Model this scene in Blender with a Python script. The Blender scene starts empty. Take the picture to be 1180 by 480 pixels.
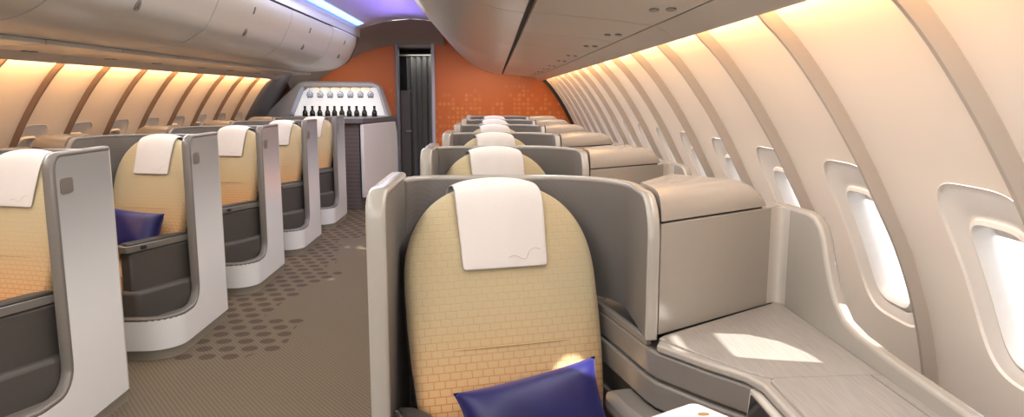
import bpy, bmesh, math, random
from mathutils import Vector, Matrix
random.seed(7)
scene = bpy.context.scene
col = scene.collection
PI = math.pi

# ------------------------------------------------------------------ materials
class N:
    """tiny node-tree helper"""
    def __init__(self, name):
        self.m = bpy.data.materials.new(name); self.m.use_nodes = True
        self.t = self.m.node_tree; self.n = self.t.nodes
        self.b = self.n['Principled BSDF']
    def add(self, kind, **kw):
        o = self.n.new(kind)
        for k, v in kw.items():
            if k.startswith('i_'):
                o.inputs[k[2:].replace('_', ' ')].default_value = v
            else:
                setattr(o, k, v)
        return o
    def link(self, a, b): self.t.links.new(a, b)
    def math(self, op, a, b=None, c=None):
        o = self.n.new('ShaderNodeMath'); o.operation = op
        for i, v in enumerate((a, b, c)):
            if v is None: continue
            if isinstance(v, (int, float)): o.inputs[i].default_value = v
            else: self.link(v, o.inputs[i])
        return o.outputs[0]
    def mix(self, f, a, b, blend='MIX'):
        o = self.n.new('ShaderNodeMix'); o.data_type = 'RGBA'; o.blend_type = blend
        for s, v in (('Factor', f), ('A', a), ('B', b)):
            idx = {'Factor': 0, 'A': 6, 'B': 7}[s]
            if isinstance(v, (int, float)): o.inputs[idx].default_value = v
            elif isinstance(v, tuple): o.inputs[idx].default_value = v if len(v) == 4 else (*v, 1)
            else: self.link(v, o.inputs[idx])
        return o.outputs[2]
    def maprange(self, v, a, b, c=0., d=1., smooth=True):
        o = self.n.new('ShaderNodeMapRange')
        if smooth: o.interpolation_type = 'SMOOTHSTEP'
        self.link(v, o.inputs[0])
        for i, x in enumerate((a, b, c, d)): o.inputs[i + 1].default_value = x
        return o.outputs[0]
    def coords(self, which='Object'):
        tc = self.n.new('ShaderNodeTexCoord')
        sp = self.n.new('ShaderNodeSeparateXYZ'); self.link(tc.outputs[which], sp.inputs[0])
        return tc.outputs[which], sp.outputs
    def bump(self, h, strength=.2, dist=.002):
        o = self.n.new('ShaderNodeBump'); o.inputs['Strength'].default_value = strength
        o.inputs['Distance'].default_value = dist
        self.link(h, o.inputs['Height']); self.link(o.outputs[0], self.b.inputs['Normal'])

def srgb(r, g, b):
    f = lambda c: (c / 255 / 12.92) if c / 255 <= .04045 else ((c / 255 + .055) / 1.055) ** 2.4
    return (f(r), f(g), f(b))

def plain(name, c, rough=.5, metal=0., coat=0., noise=.04, scale=40., spec=.5):
    k = N(name)
    v, _ = k.coords()
    nt = k.add('ShaderNodeTexNoise', i_Scale=scale, i_Detail=2.)
    k.link(v, nt.inputs['Vector'])
    lo = tuple(x * (1 - noise) for x in c); hi = tuple(min(1, x * (1 + noise)) for x in c)
    k.link(k.mix(nt.outputs[0], lo, hi), k.b.inputs['Base Color'])
    k.b.inputs['Roughness'].default_value = rough; k.b.inputs['Metallic'].default_value = metal
    k.b.inputs['Coat Weight'].default_value = coat
    k.b.inputs['Coat Roughness'].default_value = .08
    k.b.inputs['Specular IOR Level'].default_value = spec
    return k.m

def emit(name, c, s):
    k = N(name)
    k.b.inputs['Base Color'].default_value = (*c, 1)
    k.b.inputs['Emission Color'].default_value = (*c, 1)
    k.b.inputs['Emission Strength'].default_value = s
    return k.m

M = {}
M['lacquer'] = plain('pearl_beige_lacquer', srgb(163, 156, 147), .26, 0, .35, .02)
M['trim'] = plain('pale_satin_trim', srgb(196, 188, 178), .35, 0, .2, .02)
M['grey_trim'] = plain('warm_grey_trim', srgb(118, 112, 106), .35, 0, .3, .02)
M['dark'] = plain('charcoal_moulding', srgb(82, 77, 73), .5, 0, 0, .05)
M['darker'] = plain('deep_charcoal', srgb(62, 58, 55), .45, 0, 0, .05)
M['black'] = plain('black_gap', (.012, .012, .012), .5)
M['screen'] = plain('black_glass', (.006, .006, .008), .12, 0, .5)
M['plinth'] = plain('grey_plinth', srgb(150, 142, 130), .55)
M['white'] = plain('white_gloss', srgb(236, 236, 236), .25, 0, .3, .01)
M['bin'] = plain('off_white_bin', srgb(192, 186, 179), .33, 0, .15, .012, 6)
M['seam'] = plain('bin_seam', srgb(105, 98, 92), .6)
M['wallpanel'] = plain('ivory_sidewall', srgb(236, 226, 216), .6, 0, 0, .012, 5, .25)
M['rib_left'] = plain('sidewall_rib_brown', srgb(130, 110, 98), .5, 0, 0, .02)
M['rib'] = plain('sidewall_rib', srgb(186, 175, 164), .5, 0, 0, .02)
M['frame'] = plain('window_bezel', srgb(236, 232, 228), .35)
M['surround'] = plain('window_surround_white', srgb(240, 233, 227), .5, 0, 0, .01, 6, .3)
M['shade'] = plain('window_blind', srgb(226, 218, 212), .6)
M['seal'] = plain('black_seal', (.02, .016, .014), .6)
M['pearlgrey'] = plain('door_lining_grey', srgb(112, 112, 120), .4, 0, .2)
M['lavender'] = plain('lilac_doorpost', srgb(176, 172, 188), .4)
M['soffit'] = plain('soffit_grey', srgb(158, 148, 142), .8, 0, 0, .04, 40, .15)
M['ceil'] = plain('ceiling_white', srgb(214, 214, 226), .5)
M['cover'] = plain('white_linen', srgb(212, 205, 200), .85, 0, 0, .03, 300, .2)
M['thread'] = plain('beige_thread', srgb(186, 172, 160), .9)
M['seam_thread'] = plain('tan_seam_thread', srgb(172, 146, 104), .9)
M['gold'] = plain('tan_inlay', srgb(170, 140, 92), .4)
M['bottle'] = plain('dark_green_glass', (.004, .012, .009), .15, 0, .5)
M['curtain_far'] = plain('vestibule_grey', srgb(70, 70, 72), .7)
M['bluegrey'] = plain('bar_surround_bluegrey', srgb(128, 142, 176), .3, 0, .3)
M['baredge'] = plain('bar_frame_silver', srgb(196, 198, 206), .3, .2, .2)
M['bartop'] = plain('bar_counter_grey', srgb(110, 106, 108), .35)
M['barback'] = emit('lit_bar_back', (1., .97, .95), .62)
M['barlight'] = emit('peach_bar_light', (1., .72, .5), 1.0)
M['blueled'] = emit('blue_led_strip', (.05, .32, 1.), 3.0)

def mat_glass_clear():
    k = N('window_pane'); t = k.t
    tr = k.add('ShaderNodeBsdfTransparent'); gl = k.add('ShaderNodeBsdfGlossy')
    gl.inputs['Roughness'].default_value = .05
    mx = k.add('ShaderNodeMixShader'); mx.inputs[0].default_value = .08
    k.link(tr.outputs[0], mx.inputs[1]); k.link(gl.outputs[0], mx.inputs[2])
    k.link(mx.outputs[0], k.n['Material Output'].inputs[0])
    return k.m
M['pane'] = mat_glass_clear()
def mat_wineglass():
    k = N('frosted_smoky_glass')
    tr = k.add('ShaderNodeBsdfTransparent'); tr.inputs[0].default_value = (.86, .88, .92, 1)
    df = k.add('ShaderNodeBsdfDiffuse'); df.inputs[0].default_value = (*srgb(150, 158, 172), 1)
    gl = k.add('ShaderNodeBsdfGlossy'); gl.inputs['Roughness'].default_value = .08
    m1 = k.add('ShaderNodeMixShader'); m1.inputs[0].default_value = .35
    k.link(tr.outputs[0], m1.inputs[1]); k.link(df.outputs[0], m1.inputs[2])
    mx = k.add('ShaderNodeMixShader'); mx.inputs[0].default_value = .06
    k.link(m1.outputs[0], mx.inputs[1]); k.link(gl.outputs[0], mx.inputs[2])
    k.link(mx.outputs[0], k.n['Material Output'].inputs[0])
    return k.m
M['glass'] = mat_wineglass()

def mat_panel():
    # white gloss: dark reflection at the top and bright base painted into colour
    k = N('white_panel_painted_shade'); v, s = k.coords()
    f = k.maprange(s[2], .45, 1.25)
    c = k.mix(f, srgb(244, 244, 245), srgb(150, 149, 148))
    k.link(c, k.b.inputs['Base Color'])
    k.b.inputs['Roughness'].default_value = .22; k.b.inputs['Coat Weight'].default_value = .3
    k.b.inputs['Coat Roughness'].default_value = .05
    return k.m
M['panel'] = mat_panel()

def mat_lining():
    k = N('shell_lining_weave'); v, s = k.coords()
    d = k.math('ADD', s[2], k.math('MULTIPLY', k.math('SUBTRACT', s[0], s[1]), .9))
    w = k.math('SINE', k.math('MULTIPLY', d, 360.))
    f = k.maprange(w, -1., 1.)
    k.link(k.mix(f, srgb(108, 102, 97), srgb(112, 106, 101)), k.b.inputs['Base Color'])
    k.b.inputs['Roughness'].default_value = .5
    return k.m
M['lining'] = mat_lining()

def mat_seat():
    k = N('seat_scale_weave'); v, s = k.coords()
    mp = k.add('ShaderNodeCombineXYZ')
    k.link(s[0], mp.inputs[0]); k.link(s[1], mp.inputs[1])
    br = k.add('ShaderNodeTexBrick'); k.link(mp.outputs[0], br.inputs['Vector'])
    br.inputs['Scale'].default_value = 1.; br.inputs['Brick Width'].default_value = .030
    br.inputs['Row Height'].default_value = .0200; br.inputs['Mortar Size'].default_value = .0016
    br.inputs['Mortar Smooth'].default_value = .6
    br.inputs['Color1'].default_value = (0, 0, 0, 1); br.inputs['Color2'].default_value = (0, 0, 0, 1)
    br.inputs['Mortar'].default_value = (1, 1, 1, 1)
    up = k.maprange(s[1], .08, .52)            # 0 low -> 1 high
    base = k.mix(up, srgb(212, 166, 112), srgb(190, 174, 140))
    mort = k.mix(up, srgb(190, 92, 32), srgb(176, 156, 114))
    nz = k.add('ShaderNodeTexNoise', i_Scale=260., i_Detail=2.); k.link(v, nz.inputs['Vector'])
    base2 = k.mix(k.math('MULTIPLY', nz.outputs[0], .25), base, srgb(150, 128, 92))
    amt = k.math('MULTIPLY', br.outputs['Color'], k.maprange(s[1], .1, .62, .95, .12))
    k.link(k.mix(amt, base2, mort), k.b.inputs['Base Color'])
    k.b.inputs['Roughness'].default_value = .8; k.b.inputs['Specular IOR Level'].default_value = .2
    k.b.inputs['Sheen Weight'].default_value = .15
    k.bump(k.math('SUBTRACT', 1., br.outputs['Color']), .35, .003)
    return k.m
M['seat'] = mat_seat()

def mat_wood():
    k = N('pale_brushed_veneer'); v, s = k.coords()
    mp = k.add('ShaderNodeMapping'); mp.inputs['Scale'].default_value = (160., 8., 8.); mp.inputs['Rotation'].default_value = (0, 0, .5)
    k.link(v, mp.inputs[0])
    nz = k.add('ShaderNodeTexNoise', i_Scale=1.5, i_Detail=4.); k.link(mp.outputs[0], nz.inputs['Vector'])
    k.link(k.mix(k.maprange(nz.outputs[0], .35, .65), srgb(150, 145, 138), srgb(161, 156, 150)), k.b.inputs['Base Color'])
    k.b.inputs['Roughness'].default_value = .32; k.b.inputs['Coat Weight'].default_value = .15
    return k.m
M['wood'] = mat_wood()

def mat_carpet():
    k = N('carpet_dots'); v, s = k.coords()
    w1 = k.math('SINE', k.math('MULTIPLY', s[1], 190.)); w2 = k.math('SINE', k.math('MULTIPLY', s[0], 260.))
    wv = k.math('MULTIPLY', w1, w2)
    nz = k.add('ShaderNodeTexNoise', i_Scale=90., i_Detail=3.); k.link(v, nz.inputs['Vector'])
    base = k.mix(k.maprange(wv, -1, 1), srgb(104, 93, 78), srgb(128, 115, 97))
    base = k.mix(k.math('MULTIPLY', nz.outputs[0], .35), base, srgb(70, 60, 52))
    P = .13
    # rows are staggered like a brick bond
    row = k.math('FLOOR', k.math('DIVIDE', s[1], P))
    xs = k.math('ADD', k.math('DIVIDE', s[0], P), k.math('MULTIPLY', k.math('MODULO', row, 2.), .5))
    cx = k.math('FLOOR', xs)
    fx = k.math('SUBTRACT', k.math('SUBTRACT', xs, cx), .5)
    fy = k.math('SUBTRACT', k.math('SUBTRACT', k.math('DIVIDE', s[1], P), row), .5)
    r = k.math('SQRT', k.math('ADD', k.math('MULTIPLY', fx, fx), k.math('MULTIPLY', fy, fy)))
    dot = k.maprange(r, .31, .39, 1., 0.)
    cv = k.add('ShaderNodeCombineXYZ'); k.link(cx, cv.inputs[0]); k.link(row, cv.inputs[1])
    wn = k.add('ShaderNodeTexWhiteNoise', noise_dimensions='2D'); k.link(cv.outputs[0], wn.inputs['Vector'])
    # clusters repeat with the seat rows (1.325 m) and thin out towards the right-hand seats
    ph = k.math('FRACT', k.math('DIVIDE', k.math('SUBTRACT', s[1], 4.05), 1.325))
    nb = k.add('ShaderNodeTexNoise', i_Scale=1.6, i_Detail=1.); k.link(v, nb.inputs['Vector'])
    lim = k.math('ADD', -.85, k.math('MULTIPLY', nb.outputs[0], 1.0))
    region = k.maprange(k.math('SUBTRACT', s[0], lim), -.12, .12, 1., .0)
    inn = k.math('GREATER_THAN', k.math('ADD', region, k.math('MULTIPLY', wn.outputs[0], .55)), .75)
    far = k.math('GREATER_THAN', s[1], 3.9)
    dot = k.math('MULTIPLY', k.math('MULTIPLY', dot, inn), k.math('MULTIPLY', far, .65))
    k.link(k.mix(dot, base, srgb(70, 55, 50)), k.b.inputs['Base Color'])
    k.b.inputs['Roughness'].default_value = .95; k.b.inputs['Specular IOR Level'].default_value = .1
    k.bump(wv, .3, .004)
    return k.m
M['carpet'] = mat_carpet()

def mat_orange():
    k = N('orange_dot_bulkhead'); v, s = k.coords()
    P = .062
    X = k.math('DIVIDE', s[0], P); Z = k.math('DIVIDE', s[2], P)
    cx = k.math('FLOOR', X); cz = k.math('FLOOR', Z)
    fx = k.math('ABSOLUTE', k.math('SUBTRACT', k.math('SUBTRACT', X, cx), .5))
    fz = k.math('ABSOLUTE', k.math('SUBTRACT', k.math('SUBTRACT', Z, cz), .5))
    sq = k.maprange(k.math('MAXIMUM', fx, fz), .30, .40, 1., 0.)
    cv = k.add('ShaderNodeCombineXYZ'); k.link(cx, cv.inputs[0]); k.link(cz, cv.inputs[1])
    wn = k.add('ShaderNodeTexWhiteNoise', noise_dimensions='2D'); k.link(cv.outputs[0], wn.inputs['Vector'])
    nz = k.add('ShaderNodeTexNoise', i_Scale=.16, i_Detail=1.); k.link(cv.outputs[0], nz.inputs['Vector'])
    low = k.maprange(s[2], 1.75, 1.2, 0., 1.)
    m = k.math('ADD', k.math('MULTIPLY', wn.outputs[0], .45), k.math('ADD', k.math('MULTIPLY', nz.outputs[0], .6), k.math('MULTIPLY', low, .35)))
    lit = k.maprange(m, .72, 1.0)
    # fine honeycomb underneath
    fp = .021
    h = k.math('MULTIPLY', k.math('SINE', k.math('MULTIPLY', s[0], 2 * PI / fp)), k.math('SINE', k.math('MULTIPLY', s[2], 2 * PI / fp)))
    base = k.mix(k.maprange(h, -1, 1), srgb(182, 88, 30), srgb(200, 106, 40))
    k.link(k.mix(k.math('MULTIPLY', k.math('MULTIPLY', sq, lit), .3), base, srgb(236, 160, 90)), k.b.inputs['Base Color'])
    k.b.inputs['Roughness'].default_value = .5
    return k.m
M['orange'] = mat_orange()

def mat_pillow():
    k = N('navy_satin'); v, s = k.coords()
    nz = k.add('ShaderNodeTexNoise', i_Scale=7., i_Detail=2.); k.link(v, nz.inputs['Vector'])
    k.link(k.mix(nz.outputs[0], srgb(20, 19, 68), srgb(32, 30, 98)), k.b.inputs['Base Color'])
    k.b.inputs['Roughness'].default_value = .42; k.b.inputs['Sheen Weight'].default_value = .3
    k.b.inputs['Sheen Tint'].default_value = (.3, .3, .9, 1)
    k.bump(nz.outputs[0], .25, .02)
    return k.m
M['pillow'] = mat_pillow()

def mat_curtain():
    k = N('grey_curtain_cloth'); v, s = k.coords()
    w = k.math('SINE', k.math('MULTIPLY', s[2], 600.))
    k.link(k.mix(k.maprange(w, -1, 1), srgb(116, 115, 112), srgb(126, 125, 122)), k.b.inputs['Base Color'])
    k.b.inputs['Roughness'].default_value = .8
    return k.m
M['curtain'] = mat_curtain()

def mat_slat():
    k = N('bar_front_slats'); v, s = k.coords()
    w = k.math('FRACT', k.math('DIVIDE', s[2], .05))
    f = k.maprange(w, 0., .2)
    k.link(k.mix(f, srgb(60, 52, 52), srgb(108, 97, 96)), k.b.inputs['Base Color'])
    k.b.inputs['Roughness'].default_value = .5
    return k.m
M['slat'] = mat_slat()

# ------------------------------------------------------------------ mesh helpers
MIR = [1]
def obj(name, bm, mat, parent=None, smooth=True, bevel=0., seg=2, angle=35, label=None):
    if MIR[0] < 0:
        for v in bm.verts: v.co.x *= -1
        bmesh.ops.reverse_faces(bm, faces=bm.faces[:])
    me = bpy.data.meshes.new(name); 
    bm.normal_update(); bm.to_mesh(me); bm.free()
    me.materials.append(mat)
    if smooth:
        me.polygons.foreach_set('use_smooth', [True] * len(me.polygons))
        try: me.set_sharp_from_angle(angle=math.radians(angle))
        except Exception: pass
    o = bpy.data.objects.new(name, me); col.objects.link(o)
    if parent: o.parent = parent
    if bevel:
        b = o.modifiers.new('bevel', 'BEVEL'); b.width = bevel; b.segments = seg
        b.limit_method = 'ANGLE'; b.angle_limit = math.radians(40); b.harden_normals = False
    if label: o['label'] = label
    return o
def empty(name, loc=(0, 0, 0)):
    o = bpy.data.objects.new(name, None); col.objects.link(o); o.location = loc; o.empty_display_size = .1
    return o
def tag(o, label, cat, group=None):
    o['label'] = label; o['category'] = cat
    if group: o['group'] = group
    return o
def struct(o):
    o['kind'] = 'structure'; return o

def box(bm, x0, x1, y0, y1, z0, z1):
    v = [bm.verts.new((x, y, z)) for x in (x0, x1) for y in (y0, y1) for z in (z0, z1)]
    for q in ((0, 1, 3, 2), (4, 6, 7, 5), (0, 4, 5, 1), (2, 3, 7, 6), (0, 2, 6, 4), (1, 5, 7, 3)):
        bm.faces.new([v[i] for i in q])
    return v
def fix(bm): bmesh.ops.recalc_face_normals(bm, faces=bm.faces[:])
def prism(bm, pts, z0, z1):
    """plan polygon extruded in z"""
    a = [bm.verts.new((x, y, z0)) for x, y in pts]; b = [bm.verts.new((x, y, z1)) for x, y in pts]
    n = len(pts)
    bm.faces.new(a[::-1]); bm.faces.new(b)
    for i in range(n): bm.faces.new((a[i], a[(i + 1) % n], b[(i + 1) % n], b[i]))
    fix(bm)
def prismf(bm, pts, f0, f1):
    """polygon (p,q) mapped by f0 and f1 to the two ends"""
    a = [bm.verts.new(f0(p, q)) for p, q in pts]; b = [bm.verts.new(f1(p, q)) for p, q in pts]
    n = len(pts); bm.faces.new(a[::-1]); bm.faces.new(b)
    for i in range(n): bm.faces.new((a[i], a[(i + 1) % n], b[(i + 1) % n], b[i]))
    fix(bm)
def loft(bm, rings, closed=True, cap0=True, cap1=True):
    R = [[bm.verts.new(p) for p in r] for r in rings]
    n = len(R[0]); m = n if closed else n - 1
    for a, b in zip(R, R[1:]):
        for i in range(m): bm.faces.new((a[i], a[(i + 1) % n], b[(i + 1) % n], b[i]))
    if closed and cap0: bm.faces.new(R[0][::-1])
    if closed and cap1: bm.faces.new(R[-1])
    fix(bm)
def tube(bm, pts, r, n=8, r2=None):
    pts = [Vector(p) for p in pts]; rings = []
    up = Vector((0, 0, 1))
    for i, p in enumerate(pts):
        t = (pts[min(i + 1, len(pts) - 1)] - pts[max(i - 1, 0)]).normalized()
        a = t.cross(up)
        if a.length < .05: a = t.cross(Vector((1, 0, 0)))
        a.normalize(); b = a.cross(t).normalized()
        if i and rings:
            pass
        rr2 = r2 or r
        rings.append([p + a * (r * math.cos(2 * PI * k / n)) + b * (rr2 * math.sin(2 * PI * k / n)) for k in range(n)])
    # keep rings from twisting
    for i in range(1, len(rings)):
        best = min(range(n), key=lambda s: sum((rings[i][(k + s) % n] - rings[i - 1][k]).length for k in range(n)))
        rings[i] = rings[i][best:] + rings[i][:best]
    loft(bm, rings)
def lathe(bm, prof, n=16, c=(0, 0, 0)):
    rings = [[(c[0] + r * math.cos(2 * PI * k / n), c[1] + r * math.sin(2 * PI * k / n), c[2] + z) for k in range(n)] for r, z in prof]
    loft(bm, rings)
def arc(cx, cy, r, a0, a1, n=6):
    return [(cx + r * math.cos(math.radians(a0 + (a1 - a0) * i / n)), cy + r * math.sin(math.radians(a0 + (a1 - a0) * i / n))) for i in range(n + 1)]

class Path:
    """plan polyline; at(p, off) -> point at arc length p, moved off to the left of travel"""
    def __init__(self, pts):
        self.p = [Vector(q) for q in pts]; self.s = [0.]
        for a, b in zip(self.p, self.p[1:]): self.s.append(self.s[-1] + (b - a).length)
        self.L = self.s[-1]
        self.nrm = []
        for i in range(len(self.p)):
            t = (self.p[min(i + 1, len(self.p) - 1)] - self.p[max(i - 1, 0)]).normalized()
            self.nrm.append(Vector((-t.y, t.x)))
    def at(self, p, off=0.):
        p = max(0., min(self.L, p))
        for i in range(len(self.p) - 1):
            if p <= self.s[i + 1] + 1e-9:
                d = self.s[i + 1] - self.s[i]; f = 0 if d == 0 else (p - self.s[i]) / d
                return self.p[i].lerp(self.p[i + 1], f) + self.nrm[i].lerp(self.nrm[i + 1], f).normalized() * off
        return self.p[-1] + self.nrm[-1] * off
def wrap(bm, path, poly, o0, o1):
    """flat outline (p along path, z) bent round the path, given a thickness from o0 to o1"""
    t = bmesh.new()
    t.faces.new([t.verts.new((p, 0, z)) for p, z in poly])
    for s in path.s[1:-1]:
        bmesh.ops.bisect_plane(t, geom=t.verts[:] + t.edges[:] + t.faces[:], plane_co=(s, 0, 0), plane_no=(1, 0, 0), dist=1e-6)
    bmesh.ops.triangulate(t, faces=[f for f in t.faces if len(f.verts) > 4])
    t.verts.index_update()
    A = []; B = []
    for v in t.verts:
        a = path.at(v.co.x, o0); b = path.at(v.co.x, o1)
        A.append(bm.verts.new((a.x, a.y, v.co.z))); B.append(bm.verts.new((b.x, b.y, v.co.z)))
    for f in t.faces:
        ids = [v.index for v in f.verts]
        bm.faces.new([A[i] for i in ids]); bm.faces.new([B[i] for i in ids][::-1])
    for e in t.edges:
        if len(e.link_faces) == 1:
            i, j = e.verts[0].index, e.verts[1].index
            bm.faces.new((A[i], A[j], B[j], B[i]))
    t.free(); fix(bm)
def on_path(path, pl, off, n=3):
    """polyline (p,z) -> 3-D points, densified where the path bends"""
    out = []
    for (p0, z0), (p1, z1) in zip(pl, pl[1:]):
        m = max(1, int(abs(p1 - p0) / .03))
        for i in range(m):
            f = i / m; q = path.at(p0 + (p1 - p0) * f, off); out.append((q.x, q.y, z0 + (z1 - z0) * f))
    q = path.at(pl[-1][0], off); out.append((q.x, q.y, pl[-1][1]))
    return out
def edge_trim(bm, path, pl, off, r, r2, n=12):
    """rounded edging along a bent panel: r across the panel thickness, r2 in the panel plane"""
    P = []; Q = []
    for (p0, z0), (p1, z1) in zip(pl, pl[1:]):
        m = max(1, int(abs(p1 - p0) / .03))
        for i in range(m): P.append((p0 + (p1 - p0) * i / m, z0 + (z1 - z0) * i / m))
    P.append(pl[-1])
    pts = []
    for p, z in P:
        q = path.at(p, off); q1 = path.at(p, off + .01); pts.append((Vector((q.x, q.y, z)), Vector((q1.x - q.x, q1.y - q.y, 0)).normalized()))
    rings = []
    for i, (c, nn) in enumerate(pts):
        t = (pts[min(i + 1, len(pts) - 1)][0] - pts[max(i - 1, 0)][0]).normalized()
        b = t.cross(nn).normalized()
        ring = []
        for k in range(n):
            x, y = math.cos(2 * PI * k / n), math.sin(2 * PI * k / n)
            x = math.copysign(abs(x) ** .6, x); y = math.copysign(abs(y) ** .6, y)
            ring.append(c + nn * (r * x) + b * (r2 * y))
        rings.append(ring)
    loft(bm, rings)
def copy_tree(o, parent=None):
    c = o.copy(); col.objects.link(c)
    if parent: c.parent = parent
    for ch in [x for x in col.objects if x.parent == o]: copy_tree(ch, c)
    return c

# ------------------------------------------------------------------ cabin shell
RIBP = [(1.20, 2.15), (1.50, 1.90), (1.65, 1.75), (1.733, 1.655), (1.793, 1.596), (1.855, 1.522), (1.931, 1.416),
        (1.997, 1.312), (2.038, 1.242), (2.093, 1.138), (2.15, 1.027), (2.207, .879), (2.252, .702), (2.28, .5), (2.29, .3), (2.28, 0.)]
def catmull(P, n=4):
    out = []
    for i in range(len(P) - 1):
        p0 = P[max(i - 1, 0)]; p1 = P[i]; p2 = P[i + 1]; p3 = P[min(i + 2, len(P) - 1)]
        for k in range(n):
            t = k / n
            out.append(tuple(.5 * (2 * b + (c - a) * t + (2 * a - 5 * b + 4 * c - d) * t * t + (3 * b - a - 3 * c + d) * t ** 3) for a, b, c, d in zip(p0, p1, p2, p3)))
    out.append(P[-1]); return out
PROF = [Vector(p) for p in catmull(RIBP)]
PS = [0.]
for a, b in zip(PROF, PROF[1:]): PS.append(PS[-1] + (b - a).length)
def prof(s, off=0.):
    """arc length from the top -> (x, z) on the rib line, moved off outwards"""
    s = max(0., min(PS[-1], s))
    for i in range(len(PROF) - 1):
        if s <= PS[i + 1] + 1e-9:
            f = (s - PS[i]) / (PS[i + 1] - PS[i]); q = PROF[i].lerp(PROF[i + 1], f)
            t0 = (PROF[min(i + 1, len(PROF) - 1)] - PROF[max(i - 1, 0)]).normalized()
            t1 = (PROF[min(i + 2, len(PROF) - 1)] - PROF[i]).normalized()
            t = t0.lerp(t1, f).normalized()
            return q + Vector((-t.y, t.x)) * off
    return PROF[-1]
def s_of_z(z):
    for i in range(len(PROF) - 1):
        if PROF[i].y >= z >= PROF[i + 1].y:
            return PS[i] + (PS[i + 1] - PS[i]) * (PROF[i].y - z) / (PROF[i].y - PROF[i + 1].y)
REC = .034            # the wall panels lie this far behind the ribs
SC = s_of_z(1.005)    # window centre
def rr(a, b, n=4.0, m=64):
    out = []
    for i in range(m):
        t = 2 * PI * i / m; c, s = math.cos(t), math.sin(t)
        out.append((a * math.copysign(abs(c) ** (2 / n), c), b * math.copysign(abs(s) ** (2 / n), s)))
    return out
SUR_A, SUR_B = .178, .262
BEZ_A, BEZ_B = .114, .190
PAN_A, PAN_B = .098, .170
Y_FRONT, Y_BACK = -.9, 10.4
YL_END = 9.42

def bays(y0, pitch, end):
    n0 = -int((y0 - Y_FRONT) / pitch) - 1
    ys = [y0 + pitch * k for k in range(n0, 40)]
    return [y for y in ys if y < end]

def build_wall(side, y0, pitch, end, woff):
    sg = 1 if side == 'right' else -1
    def W(y, s, off):
        q = prof(s, off); return (sg * q.x, y, q.y)
    ribs = bays(y0, pitch, end)
    bm = bmesh.new()
    wins = []
    edges = ribs + [end]
    S_TOP, S_LO, S_HI = .45, SC - .36, SC + .36
    def grid(ya, yb, sa, sb, n):
        prev = None
        for i in range(n + 1):
            s = sa + (sb - sa) * i / n
            cur = [bm.verts.new(W(ya, s, REC)), bm.verts.new(W(yb, s, REC))]
            if prev: bm.faces.new((prev[0], prev[1], cur[1], cur[0]))
            prev = cur
    for ya, yb in zip(edges, edges[1:]):
        if yb - ya < pitch * .7:
            grid(ya, yb, 0., PS[-1], 40); continue
        grid(ya, yb, 0., S_LO, 18); grid(ya, yb, S_HI, PS[-1], 14)
        yc = ya + woff; wins.append(yc)
        sur = rr(SUR_A, SUR_B); bez = rr(BEZ_A, BEZ_B)
        rect = []
        for (a, b) in sur:
            ts = []
            if a > 1e-6: ts.append((yb - yc) / a)
            if a < -1e-6: ts.append((ya - yc) / a)
            if b > 1e-6: ts.append(.36 / b)
            if b < -1e-6: ts.append(-.36 / b)
            t = min(ts); rect.append([a * t, b * t])
        for cx in (ya - yc, yb - yc):
            for cy in (-.36, .36):
                j = min(range(64), key=lambda i: (rect[i][0] - cx) ** 2 + (rect[i][1] - cy) ** 2)
                rect[j] = [cx, cy]
        rings = []
        for f in (0, .25, .5, .75, 1):
            rings.append([(r[0] + (q[0] - r[0]) * f, r[1] + (q[1] - r[1]) * f, REC) for r, q in zip(rect, sur)])
        V = [[bm.verts.new(W(yc + a, SC + b, o)) for a, b, o in r] for r in rings]
        for A, B in zip(V, V[1:]):
            for i in range(64): bm.faces.new((A[i], A[(i + 1) % 64], B[(i + 1) % 64], B[i]))
    bmesh.ops.remove_doubles(bm, verts=bm.verts[:], dist=1e-5)
    fix(bm)
    wall = struct(obj('wall_' + side, bm, M['wallpanel'], angle=50))
    return ribs, wins, W

def build_ribs(ribs, W, count):
    for y in ribs:
        bm = bmesh.new(); rings = []
        ss = [.52 + (PS[-1] - .52) * i / 44 for i in range(45)]
        for s in ss:
            rings.append([W(y - .017, s, REC + .01), W(y - .014, s, .012), W(y - .007, s, 0), W(y + .007, s, 0), W(y + .014, s, .012), W(y + .017, s, REC + .01)])
        loft(bm, rings)
        count[0] += 1
        struct(obj('trim_%d' % count[0], bm, M['rib' if W(0, 1, 0)[0] > 0 else 'rib_left']))

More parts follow.
